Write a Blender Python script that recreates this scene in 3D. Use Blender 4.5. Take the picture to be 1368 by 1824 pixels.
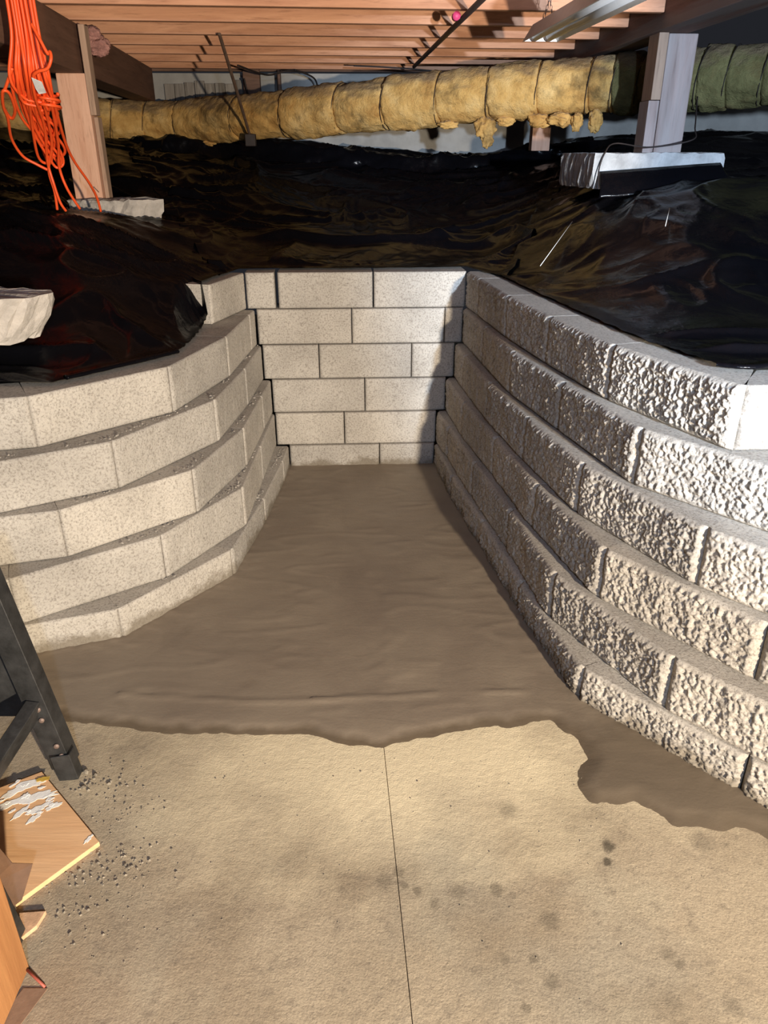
import bpy, math, random
import numpy as np
from mathutils import Vector, Matrix

for o in list(bpy.data.objects): bpy.data.objects.remove(o)
SC = bpy.context.scene
COL = SC.collection
H = 1.32                                   # camera height above the slab; plan data below is camera-relative in z

# ------------------------------------------------------------------ camera, light, exposure
cam = bpy.data.cameras.new('camera'); camo = bpy.data.objects.new('camera', cam); COL.objects.link(camo)
cam.sensor_fit = 'VERTICAL'; cam.sensor_height = 36.0; cam.sensor_width = 27.0
cam.lens = 1330 / 1824 * 36.0
cam.clip_start = 0.02
camo.location = (0, 0, H); camo.rotation_euler = (math.radians(90 - 25.5), 0, 0)
SC.camera = camo

w = bpy.data.worlds.new('world'); SC.world = w; w.use_nodes = True
w.node_tree.nodes['Background'].inputs[0].default_value = (0.75, 0.8, 1.0, 1)
w.node_tree.nodes['Background'].inputs[1].default_value = 0.02

def aim(o, d): o.rotation_euler = Vector(d).to_track_quat('-Z', 'Y').to_euler()
# warm work lamp on a stand to the right of the photographer
l = bpy.data.lights.new('work_lamp', 'SPOT'); lo = bpy.data.objects.new('work_lamp', l); COL.objects.link(lo)
lo.location = (1.34, -1.5, H - 0.22); l.energy = 1100; l.color = (1.0, 0.85, 0.655)
l.shadow_soft_size = 0.045; l.spot_size = math.radians(132); l.spot_blend = 0.06
az = math.radians(67.3); aim(lo, (-math.sin(az), math.cos(az), 0.02))
# cool LED lamp beside it, turned to the right-hand side
l3 = bpy.data.lights.new('led_lamp', 'SPOT'); lo3 = bpy.data.objects.new('led_lamp', l3); COL.objects.link(lo3)
lo3.location = (1.32, -0.9, H + 0.12); l3.energy = 1080; l3.color = (0.60, 0.77, 1.0)
l3.shadow_soft_size = 0.04; l3.spot_size = math.radians(56); l3.spot_blend = 0.45
az3 = math.radians(-8); aim(lo3, (-math.sin(az3), math.cos(az3), -0.10))
# cool lamp hung overhead behind the camera
l2 = bpy.data.lights.new('overhead_lamp', 'POINT'); lo2 = bpy.data.objects.new('overhead_lamp', l2); COL.objects.link(lo2)
lo2.location = (0.35, -1.0, H + 0.45); l2.energy = 130; l2.color = (0.50, 0.68, 1.0); l2.shadow_soft_size = 0.05

vs = SC.view_settings
vs.view_transform = 'Standard'; vs.look = 'None'; vs.gamma = 1.0; vs.use_curve_mapping = False
vs.exposure = 0.0

# ------------------------------------------------------------------ numeric noise
_rng = np.random.RandomState(7)
_perm = _rng.permutation(256); _perm = np.concatenate([_perm, _perm, _perm])
_g = _rng.randn(256, 3); _g /= np.linalg.norm(_g, axis=1)[:, None]
def pn(x, y, z=0.0):
    x, y, z = np.broadcast_arrays(np.asarray(x, float), np.asarray(y, float), np.asarray(z, float))
    xi = np.floor(x).astype(int); yi = np.floor(y).astype(int); zi = np.floor(z).astype(int)
    xf = x - xi; yf = y - yi; zf = z - zi
    f = lambda t: t * t * t * (t * (t * 6 - 15) + 10)
    u, v, s = f(xf), f(yf), f(zf); xi &= 255; yi &= 255; zi &= 255
    r = 0
    for a in (0, 1):
        for b in (0, 1):
            for c in (0, 1):
                h = _perm[_perm[_perm[xi + a] + yi + b] + zi + c]
                d = _g[h, 0] * (xf - a) + _g[h, 1] * (yf - b) + _g[h, 2] * (zf - c)
                r = r + d * (u if a else 1 - u) * (v if b else 1 - v) * (s if c else 1 - s)
    return r * 1.4
def fbm(x, y, z=0.0, o=3):
    r = 0; a = 1.0
    for i in range(o):
        r = r + a * pn(np.asarray(x) * 2**i + 13 * i, np.asarray(y) * 2**i + 7 * i, np.asarray(z) * 2**i); a *= 0.5
    return r
def sm(t): t = np.clip(t, 0, 1); return t * t * (3 - 2 * t)

# ------------------------------------------------------------------ object helpers
def mesh(name, V, Fc, mat, parent=None, smooth=False, loc=None):
    me = bpy.data.meshes.new(name); me.from_pydata([tuple(map(float, v)) for v in V], [], [tuple(map(int, f)) for f in Fc]); me.update()
    if mat: me.materials.append(mat)
    if smooth: me.polygons.foreach_set('use_smooth', [True] * len(me.polygons))
    o = bpy.data.objects.new(name, me); COL.objects.link(o)
    if parent: o.parent = parent
    if loc is not None: o.location = loc
    return o
def empty(name, loc=(0, 0, 0), rz=0):
    o = bpy.data.objects.new(name, None); COL.objects.link(o); o.location = loc; o.rotation_euler = (0, 0, rz)
    o.empty_display_size = 0.05; return o
def tag(o, label, cat=None, group=None, kind=None):
    o['label'] = label
    if cat: o['category'] = cat
    if group: o['group'] = group
    if kind: o['kind'] = kind
    return o
def box_vf(x0, x1, y0, y1, z0, z1):
    V = [(x0, y0, z0), (x1, y0, z0), (x1, y1, z0), (x0, y1, z0), (x0, y0, z1), (x1, y0, z1), (x1, y1, z1), (x0, y1, z1)]
    return V, [(0, 3, 2, 1), (4, 5, 6, 7), (0, 1, 5, 4), (1, 2, 6, 5), (2, 3, 7, 6), (3, 0, 4, 7)]
def bevel(o, wd=0.004, seg=2):
    m = o.modifiers.new('bevel', 'BEVEL'); m.width = wd; m.segments = seg; m.limit_method = 'ANGLE'; return o
def box(name, x0, x1, y0, y1, z0, z1, mat, parent=None, bv=0.004):
    V, Fc = box_vf(x0, x1, y0, y1, z0, z1); o = mesh(name, V, Fc, mat, parent)
    if bv: bevel(o, bv)
    return o
def prism(name, top, z0, z1, mat, parent=None, bv=0.003, jig=0.0, seed=0):
    r = random.Random(seed); n = len(top)
    V = [(x, y, z0) for x, y in top] + [(x + r.uniform(-jig, jig), y + r.uniform(-jig, jig), z1 + r.uniform(-jig, jig)) for x, y in top]
    Fc = [tuple(range(n))[::-1], tuple(range(n, 2 * n))] + [(i, (i + 1) % n, n + (i + 1) % n, n + i) for i in range(n)]
    o = mesh(name, V, Fc, mat, parent)
    if bv: bevel(o, bv)
    return o
def smooth_path(P, n):
    P = np.array(P, float); m = len(P); t = np.linspace(0, m - 1, n); i = np.clip(t.astype(int), 0, m - 2); f = (t - i)[:, None]
    g = lambda k: P[np.clip(k, 0, m - 1)]
    p0, p1, p2, p3 = g(i - 1), g(i), g(i + 1), g(i + 2)
    return 0.5 * (2 * p1 + (p2 - p0) * f + (2 * p0 - 5 * p1 + 4 * p2 - p3) * f**2 + (3 * p1 - p0 - 3 * p2 + p3) * f**3)
def tube_vf(P, r, k=8, base=0, squash=None):
    P = np.array(P, float); n = len(P); T = np.gradient(P, axis=0); T /= np.linalg.norm(T, axis=1)[:, None] + 1e-9
    up = np.array([0, 0, 1.0]) if abs(T[0][2]) < 0.9 else np.array([1.0, 0, 0])
    N = np.cross(T[0], up); N /= np.linalg.norm(N); V = []
    r = np.broadcast_to(np.asarray(r, float), (n,))
    for i in range(n):
        N = N - T[i] * N.dot(T[i]); N /= np.linalg.norm(N); B = np.cross(T[i], N)
        for j in range(k):
            a = 2 * math.pi * j / k; V.append(P[i] + r[i] * (math.cos(a) * N + math.sin(a) * B * (squash or 1)))
    Fc = [(base + i * k + j, base + i * k + (j + 1) % k, base + (i + 1) * k + (j + 1) % k, base + (i + 1) * k + j) for i in range(n - 1) for j in range(k)]
    Fc += [tuple(base + j for j in range(k))[::-1], tuple(base + (n - 1) * k + j for j in range(k))]
    return V, Fc
def tube(name, P, r, mat, parent=None, k=8, n=None, squash=None):
    if n: P = smooth_path(P, n)
    V, Fc = tube_vf(P, r, k, 0, squash); return mesh(name, V, Fc, mat, parent, smooth=True)

# ------------------------------------------------------------------ materials
class M:
    def __init__(s, name, rough=0.8, spec=0.3):
        s.m = bpy.data.materials.new(name); s.m.use_nodes = True; s.t = s.m.node_tree; s.n = s.t.nodes
        s.b = s.n['Principled BSDF']; s.b.inputs['Roughness'].default_value = rough; s.b.inputs['Specular IOR Level'].default_value = spec
        s.co = {}
    def L(s, a, b): s.t.links.new(a, b)
    def pos(s, kind='world'):
        if kind not in s.co:
            if kind == 'world': s.co[kind] = s.n.new('ShaderNodeNewGeometry').outputs['Position']
            else: s.co[kind] = s.n.new('ShaderNodeTexCoord').outputs['Object']
        return s.co[kind]
    def map(s, scale, kind='world', rot=(0, 0, 0)):
        n = s.n.new('ShaderNodeMapping'); s.L(s.pos(kind), n.inputs[0]); n.inputs['Scale'].default_value = scale; n.inputs['Rotation'].default_value = rot; return n.outputs[0]
    def noise(s, scale, detail=4, rough=0.55, vec=None, dist=0.0):
        n = s.n.new('ShaderNodeTexNoise'); s.L(vec if vec is not None else s.pos(), n.inputs['Vector'])
        n.inputs['Scale'].default_value = scale; n.inputs['Detail'].default_value = detail; n.inputs['Roughness'].default_value = rough; n.inputs['Distortion'].default_value = dist
        return n.outputs[0]
    def voro(s, scale, vec=None, feat='F1'):
        n = s.n.new('ShaderNodeTexVoronoi'); n.feature = feat; s.L(vec if vec is not None else s.pos(), n.inputs['Vector']); n.inputs['Scale'].default_value = scale; return n.outputs['Distance']
    def ramp(s, fac, stops):
        n = s.n.new('ShaderNodeValToRGB'); e = n.color_ramp.elements
        while len(e) < len(stops): e.new(0.5)
        for q, (p, c) in zip(e, stops):
            q.position = p; q.color = (*c, 1) if isinstance(c, tuple) else (c, c, c, 1)
        s.L(fac, n.inputs[0]); return n.outputs[0]
    def mix(s, fac, a, b, mode='MIX'):
        n = s.n.new('ShaderNodeMix'); n.data_type = 'RGBA'; n.blend_type = mode
        for i, v in ((0, fac), (6, a), (7, b)):
            if isinstance(v, (int, float)): n.inputs[i].default_value = v
            elif isinstance(v, tuple): n.inputs[i].default_value = (*v, 1)
            else: s.L(v, n.inputs[i])
        return n.outputs[2]
    def math(s, op, a, b=0.0):
        n = s.n.new('ShaderNodeMath'); n.operation = op
        for i, v in ((0, a), (1, b)):
            if isinstance(v, (int, float)): n.inputs[i].default_value = v
            else: s.L(v, n.inputs[i])
        return n.outputs[0]
    def rand(s): return s.n.new('ShaderNodeObjectInfo').outputs['Random']
    def color(s, c):
        if isinstance(c, tuple): s.b.inputs['Base Color'].default_value = (*c, 1)
        else: s.L(c, s.b.inputs['Base Color'])
    def rough(s, c): s.L(c, s.b.inputs['Roughness'])
    def bump(s, h, strength=0.5, dist=0.01, prev=None):
        n = s.n.new('ShaderNodeBump'); n.inputs['Strength'].default_value = strength; n.inputs['Distance'].default_value = dist; s.L(h, n.inputs['Height'])
        if prev is not None: s.L(prev, n.inputs['Normal'])
        s.L(n.outputs[0], s.b.inputs['Normal']); return n.outputs[0]

def mat_block():
    m = M('concrete_block', 0.92, 0.2)
    tone = m.ramp(m.noise(5, 4), [(0.3, (0.40, 0.37, 0.33)), (0.7, (0.54, 0.505, 0.455))])
    fine = m.ramp(m.noise(150, 3, 0.7), [(0.34, (0.62, 0.60, 0.58)), (0.5, (1, 1, 1)), (0.72, (1.12, 1.12, 1.1))])
    c = m.mix(1.0, tone, fine, 'MULTIPLY')
    pit = m.ramp(m.voro(170), [(0.12, 0.0), (0.26, 1.0)])
    sel = m.ramp(m.noise(70, 2), [(0.54, 0.0), (0.64, 1.0)])
    pitm = m.math('MULTIPLY', m.math('SUBTRACT', 1.0, pit), sel)
    c = m.mix(m.math('MULTIPLY', pitm, 0.6), c, (0.13, 0.115, 0.10))
    rv = m.ramp(m.rand(), [(0.0, (0.90, 0.90, 0.90)), (1.0, (1.06, 1.05, 1.03))])
    c = m.mix(1.0, c, rv, 'MULTIPLY')
    eff = m.ramp(m.noise(9, 5, 0.7), [(0.66, 0.0), (0.74, 1.0)])                 # pale lime bloom
    c = m.mix(m.math('MULTIPLY', eff, 0.35), c, (0.72, 0.70, 0.66))
    # damp cement splashed on the lowest few centimetres
    sx = m.n.new('ShaderNodeSeparateXYZ'); m.L(m.pos(), sx.inputs[0])
    lowz = m.math('ADD', sx.outputs[2], m.math('MULTIPLY', m.noise(9, 6, 0.7), -0.16))
    damp = m.ramp(m.math('ADD', lowz, 0.06), [(0.0, 1.0), (0.03, 0.0)])
    c = m.mix(m.math('MULTIPLY', damp, 0.75), c, (0.17, 0.14, 0.10))
    m.color(c)
    b = m.bump(m.noise(130, 6, 0.75), 0.6, 0.006); m.bump(m.math('SUBTRACT', 0, pitm), 0.5, 0.004, b)
    return m.m
def mat_floor():
    m = M('dry_slab', 0.88, 0.25)
    c = m.ramp(m.noise(2.2, 6, 0.6, dist=0.4), [(0.3, (0.235, 0.185, 0.125)), (0.5, (0.345, 0.28, 0.195)), (0.7, (0.44, 0.365, 0.26))])
    c = m.mix(m.ramp(m.noise(1.3, 4), [(0.5, 0.0), (0.68, 0.55)]), c, (0.27, 0.265, 0.225))
    c = m.mix(m.ramp(m.noise(3.1, 5), [(0.55, 0.0), (0.7, 0.5)]), c, (0.42, 0.37, 0.27))
    c = m.mix(m.ramp(m.noise(26, 5, 0.7), [(0.53, 0.0), (0.72, 0.6)]), c, (0.17, 0.14, 0.105))
    c = m.mix(1.0, c, m.ramp(m.noise(160, 3, 0.7), [(0.3, (0.8, 0.8, 0.8)), (0.6, (1.06, 1.06, 1.06))]), 'MULTIPLY')
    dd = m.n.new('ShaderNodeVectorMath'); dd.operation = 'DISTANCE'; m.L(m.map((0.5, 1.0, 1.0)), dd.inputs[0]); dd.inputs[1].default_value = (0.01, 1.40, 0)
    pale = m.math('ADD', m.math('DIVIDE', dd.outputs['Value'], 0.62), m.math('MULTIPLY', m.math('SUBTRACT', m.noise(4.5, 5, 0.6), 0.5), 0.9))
    c = m.mix(m.ramp(pale, [(0.15, 0.85), (0.66, 0.0)]), c, (0.76, 0.65, 0.44))        # lamp's bright pool on the dry slab, painted in as paler colour
    spots = [(0.279, 1.224, .026, .5), (0.475, 1.123, .016, .85), (0.463, 1.084, .012, .9), (0.677, 1.133, .03, .5), (0.225, 1.021, .018, .7), (0.318, 0.952, .022, .6),
             (0.272, 0.877, .011, .7), (0.219, 0.877, .011, .6), (0.297, 0.836, .016, .65), (0.244, 0.789, .011, .6), (0.147, 1.015, .02, .5), (0.52, 0.885, .018, .5),
             (0.536, 0.868, .012, .6), (0.04, 1.028, .012, .7), (0.068, 1.015, .012, .7), (0.03, 1.06, .014, .6), (0.10, 0.99, .012, .6), (0.50, 0.80, .02, .4), (0.60, 0.79, .02, .5), (0.0, 1.04, .02, .4)]
    wob = m.math('MULTIPLY', m.math('SUBTRACT', m.noise(70, 3), 0.5), 0.022)
    acc = None
    for x, y, r, a in spots:
        d = m.n.new('ShaderNodeVectorMath'); d.operation = 'DISTANCE'; m.L(m.pos(), d.inputs[0]); d.inputs[1].default_value = (x, y, 0)
        f = m.ramp(m.math('DIVIDE', m.math('ADD', d.outputs['Value'], wob), r * 1.15), [(0.45, a * (1.0 if a > .8 else 0.7)), (0.95, 0.0)])
        acc = f if acc is None else m.math('MAXIMUM', acc, f)
    c = m.mix(acc, c, (0.085, 0.07, 0.05))
    m.color(c); b = m.bump(m.noise(55, 6, 0.65), 0.35, 0.006); b = m.bump(m.noise(260, 3), 0.3, 0.003, b)
    return m.m
def mat_wet():
    m = M('wet_concrete', 0.5, 0.4)
    c = m.ramp(m.noise(2.6, 5, 0.6, dist=0.6), [(0.3, (0.20, 0.158, 0.118)), (0.7, (0.27, 0.22, 0.162))])
    c = m.mix(m.ramp(m.noise(14, 4), [(0.6, 0.0), (0.8, 0.5)]), c, (0.28, 0.23, 0.165))
    sx = m.n.new('ShaderNodeSeparateXYZ'); m.L(m.pos(), sx.inputs[0])                # thin soaked fringe where the pour feathers out over the slab
    fr = m.ramp(m.math('ADD', m.math('MULTIPLY', sx.outputs[2], 100.0), m.math('MULTIPLY', m.math('SUBTRACT', m.noise(11, 5, 0.6), 0.5), 0.5)), [(0.22, 1.0), (0.62, 0.0)])
    c = m.mix(m.math('MULTIPLY', fr, 0.85), c, (0.105, 0.078, 0.05))
    dd = m.n.new('ShaderNodeVectorMath'); dd.operation = 'DISTANCE'; m.L(m.map((0.9, 1.1, 1.0)), dd.inputs[0]); dd.inputs[1].default_value = (0.68, 1.46, 0)
    wt = m.ramp(m.math('ADD', dd.outputs['Value'], m.math('MULTIPLY', m.math('SUBTRACT', m.noise(7, 5, 0.6), 0.5), 0.3)), [(0.22, 0.85), (0.48, 0.0)])
    c = m.mix(wt, c, (0.115, 0.088, 0.06))                                           # wetter patch by the foot of the right wall
    m.color(c); m.rough(m.ramp(m.noise(6, 4), [(0.3, 0.48), (0.7, 0.66)]))
    st = m.noise(9, 5, 0.55, vec=m.map((1.0, 3.0, 1.0)), dist=0.8)
    b = m.bump(st, 0.10, 0.010); m.bump(m.noise(120, 4, 0.6), 0.16, 0.003, b)
    return m.m
def mat_wood(name, c0, c1, axis='X', rough=0.75, dark=(0.05, 0.03, 0.02), kind='object', grey=None, sc=1.0):
    m = M(name, rough, 0.25)
    s = {'X': (1.2, 14, 14), 'Y': (14, 1.2, 14), 'Z': (14, 14, 1.2)}[axis]; s = tuple(v * sc for v in s)
    vec = m.map(s, kind)
    off = m.n.new('ShaderNodeVectorMath'); off.operation = 'ADD'; m.L(vec, off.inputs[0]); cr = m.n.new('ShaderNodeCombineXYZ')
    rr = m.math('MULTIPLY', m.rand(), 37.0)
    for i in range(3): m.L(rr, cr.inputs[i])
    m.L(cr.outputs[0], off.inputs[1]); vec = off.outputs[0]
    c = m.ramp(m.noise(1.6, 6, 0.6, vec=vec, dist=0.8), [(0.3, c0), (0.7, c1)])
    c = m.mix(m.ramp(m.noise(6, 4, 0.7, vec=vec), [(0.55, 0.0), (0.75, 0.5)]), c, dark)
    if grey: c = m.mix(m.ramp(m.noise(0.9, 4, vec=vec), [(0.42, 0.0), (0.6, 0.8)]), c, grey)
    c = m.mix(1.0, c, m.ramp(m.rand(), [(0, (0.82, 0.82, 0.82)), (1, (1.1, 1.08, 1.06))]), 'MULTIPLY')
    m.color(c); m.bump(m.noise(5, 5, 0.6, vec=vec), 0.35, 0.004)
    return m.m
def mat_plastic():
    m = M('black_polythene', 0.3, 0.5); m.b.inputs['IOR'].default_value = 1.22
    d1 = m.ramp(m.noise(2.3, 6, 0.62, dist=0.7), [(0.52, 0.0), (0.72, 1.0)])
    dust = m.math('MULTIPLY', d1, m.ramp(m.noise(40, 4, 0.7), [(0.35, 0.0), (0.7, 1.0)]))
    c = m.mix(m.math('MULTIPLY', dust, 0.25), (0.003, 0.003, 0.0042), (0.026, 0.014, 0.010))
    sp = m.ramp(m.noise(95, 2, 0.5), [(0.80, 0.0), (0.83, 1.0)])
    c = m.mix(m.math('MULTIPLY', sp, d1), c, (0.4, 0.37, 0.33))
    m.color(c)
    m.rough(m.math('ADD', m.ramp(m.noise(3, 4), [(0.3, 0.15), (0.7, 0.30)]), m.math('MULTIPLY', dust, 0.40)))
    b = m.bump(m.noise(7, 5, 0.5, vec=m.map((1, 1, 1)), dist=1.6), 0.10, 0.03)
    m.bump(m.noise(38, 3, 0.5, vec=m.map((1, 0.35, 1), rot=(0, 0, 0.6)), dist=1.0), 0.22, 0.006, b)
    return m.m
def mat_insul(name='fibreglass', C3=((0.42, 0.215, 0.06), (0.62, 0.375, 0.125), (0.76, 0.52, 0.22))):
    m = M(name, 0.95, 0.1)
    c = m.ramp(m.noise(7, 6, 0.65), [(0.3, C3[0]), (0.5, C3[1]), (0.72, C3[2])])
    c = m.mix(m.ramp(m.noise(4.2, 5, 0.7), [(0.50, 0.0), (0.66, 0.85)]), c, (0.13, 0.085, 0.035))
    g = m.n.new('ShaderNodeNewGeometry'); sx = m.n.new('ShaderNodeSeparateXYZ'); m.L(g.outputs['Normal'], sx.inputs[0])
    dust = m.math('MULTIPLY', m.ramp(sx.outputs[2], [(0.35, 0.0), (0.85, 1.0)]), m.ramp(m.noise(11, 4), [(0.3, 0.4), (0.6, 0.9)]))
    c = m.mix(dust, c, (0.27, 0.19, 0.12))                                          # settled dust on the upward side
    m.color(c); b = m.bump(m.noise(16, 5, 0.7), 0.6, 0.03); m.bump(m.noise(120, 4, 0.7, vec=m.map((1, 1, 3))), 0.5, 0.008, b)
    return m.m
def mat_simple(name, c, rough=0.6, spec=0.4, metal=0.0, var=0.25, nscale=20, bump=0.2, bd=0.004):
    m = M(name, rough, spec); m.b.inputs['Metallic'].default_value = metal
    a = tuple(v * (1 - var) for v in c); b = tuple(min(1, v * (1 + var)) for v in c)
    m.color(m.ramp(m.noise(nscale, 5, 0.6), [(0.3, a), (0.7, b)]))
    if bump: m.bump(m.noise(nscale * 4, 4, 0.6), bump, bd)
    return m.m

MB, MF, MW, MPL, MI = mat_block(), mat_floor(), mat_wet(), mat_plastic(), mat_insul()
MIG = mat_insul('olive_fibreglass', ((0.10, 0.088, 0.036), (0.165, 0.148, 0.062), (0.24, 0.21, 0.09)))  # same wrap in a darker olive, for the right-hand lengths of duct
M_joist = mat_wood('fir_joist', (0.42, 0.20, 0.115), (0.68, 0.37, 0.23), 'X', dark=(0.14, 0.06, 0.03))
M_beam = mat_wood('dark_beam', (0.13, 0.068, 0.045), (0.21, 0.112, 0.075), 'Y', dark=(0.035, 0.022, 0.016))
M_beamR = mat_wood('grey_beam', (0.12, 0.062, 0.045), (0.20, 0.11, 0.085), 'Y', dark=(0.035, 0.025, 0.02), grey=(0.21, 0.18, 0.165))
M_postL = mat_wood('rough_post', (0.70, 0.38, 0.25), (0.88, 0.55, 0.39), 'Z', dark=(0.24, 0.09, 0.05), sc=1.4)
M_postR = mat_wood('weathered_post', (0.24, 0.18, 0.165), (0.42, 0.33, 0.31), 'Z', dark=(0.08, 0.05, 0.04), grey=(0.38, 0.34, 0.33))
M_strip = mat_wood('strip_wood', (0.36, 0.24, 0.17), (0.52, 0.36, 0.26), 'Z', dark=(0.10, 0.06, 0.045))
M_ply = mat_wood('plywood_face', (0.76, 0.44, 0.22), (0.88, 0.56, 0.31), 'X', dark=(0.60, 0.33, 0.16), sc=0.6)
M_plank = mat_wood('orange_board', (0.34, 0.15, 0.055), (0.46, 0.22, 0.085), 'Z', dark=(0.28, 0.10, 0.035), sc=0.8)
M_board = mat_wood('stained_board', (0.14, 0.12, 0.10), (0.34, 0.31, 0.275), 'Z', dark=(0.05, 0.03, 0.025), sc=1.6)
M_subf = mat_wood('subfloor', (0.16, 0.075, 0.04), (0.26, 0.13, 0.075), 'Y')
M_rim = mat_wood('rim_wood', (0.10, 0.06, 0.045), (0.22, 0.13, 0.095), 'X', dark=(0.04, 0.025, 0.02))
M_found = mat_simple('foundation_concrete', (0.36, 0.345, 0.32), 0.9, 0.2, var=0.22, nscale=4, bump=0.25)
M_pad = mat_simple('pad_concrete', (0.47, 0.43, 0.385), 0.92, 0.2, var=0.25, nscale=14, bump=0.5, bd=0.01)
M_padb = mat_simple('pier_concrete', (0.40, 0.40, 0.40), 0.92, 0.2, var=0.25, nscale=16, bump=0.5, bd=0.01)
M_orange = mat_simple('orange_vinyl', (0.90, 0.105, 0.022), 0.42, 0.45, var=0.06, nscale=6, bump=0)
M_black = mat_simple('black_steel', (0.030, 0.030, 0.030), 0.48, 0.5, 0.2, var=0.5, nscale=24, bump=0.2)
M_bolt = mat_simple('rusty_bolt', (0.26, 0.19, 0.16), 0.6, 0.4, 0.5, nscale=90)
M_white = mat_simple('white_enamel', (0.74, 0.74, 0.74), 0.35, 0.5, var=0.05, bump=0)
M_tubeg = mat_simple('frosted_tube', (0.42, 0.43, 0.44), 0.3, 0.5, var=0.05, bump=0)
M_cable = mat_simple('dark_cable', (0.030, 0.022, 0.020), 0.6, 0.3, bump=0)
M_pipe = mat_simple('dark_conduit', (0.055, 0.036, 0.030), 0.55, 0.4, 0.2, nscale=12)
M_strap = mat_simple('rusty_strap', (0.19, 0.12, 0.085), 0.55, 0.4, 0.3, nscale=30)
M_pinkins = mat_simple('pink_insulation', (0.40, 0.20, 0.165), 0.95, 0.1, var=0.45, nscale=24, bump=0.7, bd=0.02)
M_kraft = mat_simple('kraft_paper', (0.105, 0.055, 0.03), 0.7, 0.3, nscale=16)
M_scrap = mat_simple('brown_scrap', (0.21, 0.135, 0.09), 0.8, 0.2, nscale=16)
M_chip = mat_simple('pale_wood_chip', (0.60, 0.37, 0.22), 0.7, 0.2, nscale=40)
M_red = mat_simple('red_wire', (0.30, 0.075, 0.05), 0.5, 0.4, bump=0)
M_pink = mat_simple('pink_tape', (0.62, 0.06, 0.17), 0.5, 0.4, bump=0)
M_tag = mat_simple('foil_tag', (0.75, 0.74, 0.72), 0.4, 0.5, bump=0)
M_paint = mat_simple('white_paint', (0.86, 0.84, 0.80), 0.6, 0.3, var=0.06, nscale=30)
M_leaf = mat_simple('dry_leaf', (0.52, 0.34, 0.06), 0.6, 0.3, nscale=40)
M_crumb = mat_simple('crumb', (0.26, 0.225, 0.175), 0.95, 0.1, var=0.4, nscale=70, bump=0)
M_mortar = mat_simple('sand_mortar', (0.34, 0.31, 0.27), 0.95, 0.1, var=0.3, nscale=90, bump=0.3)

# ------------------------------------------------------------------ floor slab in two panels with a saw joint
JN = lambda y: 0.128 - 0.0785 * y + 0.0                     # joint line x(y)
JN = lambda y: 0.0 + (1.408 - y) * 0.0745
fl = tag(empty('floor'), 'tan concrete slab with a saw-cut joint running away from the camera', kind='structure')
for a, b in ((-4.0, None), (None, 4.0)):
    y0, y1 = -1.5, 7.0
    if b is None: q = [(a, y0), (JN(y0) - 0.0007, y0), (JN(y1) - 0.0007, y1), (a, y1)]
    else: q = [(JN(y0) + 0.0007, y0), (b, y0), (b, y1), (JN(y1) + 0.0007, y1)]
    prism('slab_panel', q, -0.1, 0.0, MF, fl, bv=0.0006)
box('slab_bed', -4.0, 4.0, -1.5, 7.0, -0.2, -0.1, MF, fl, 0)

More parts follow.
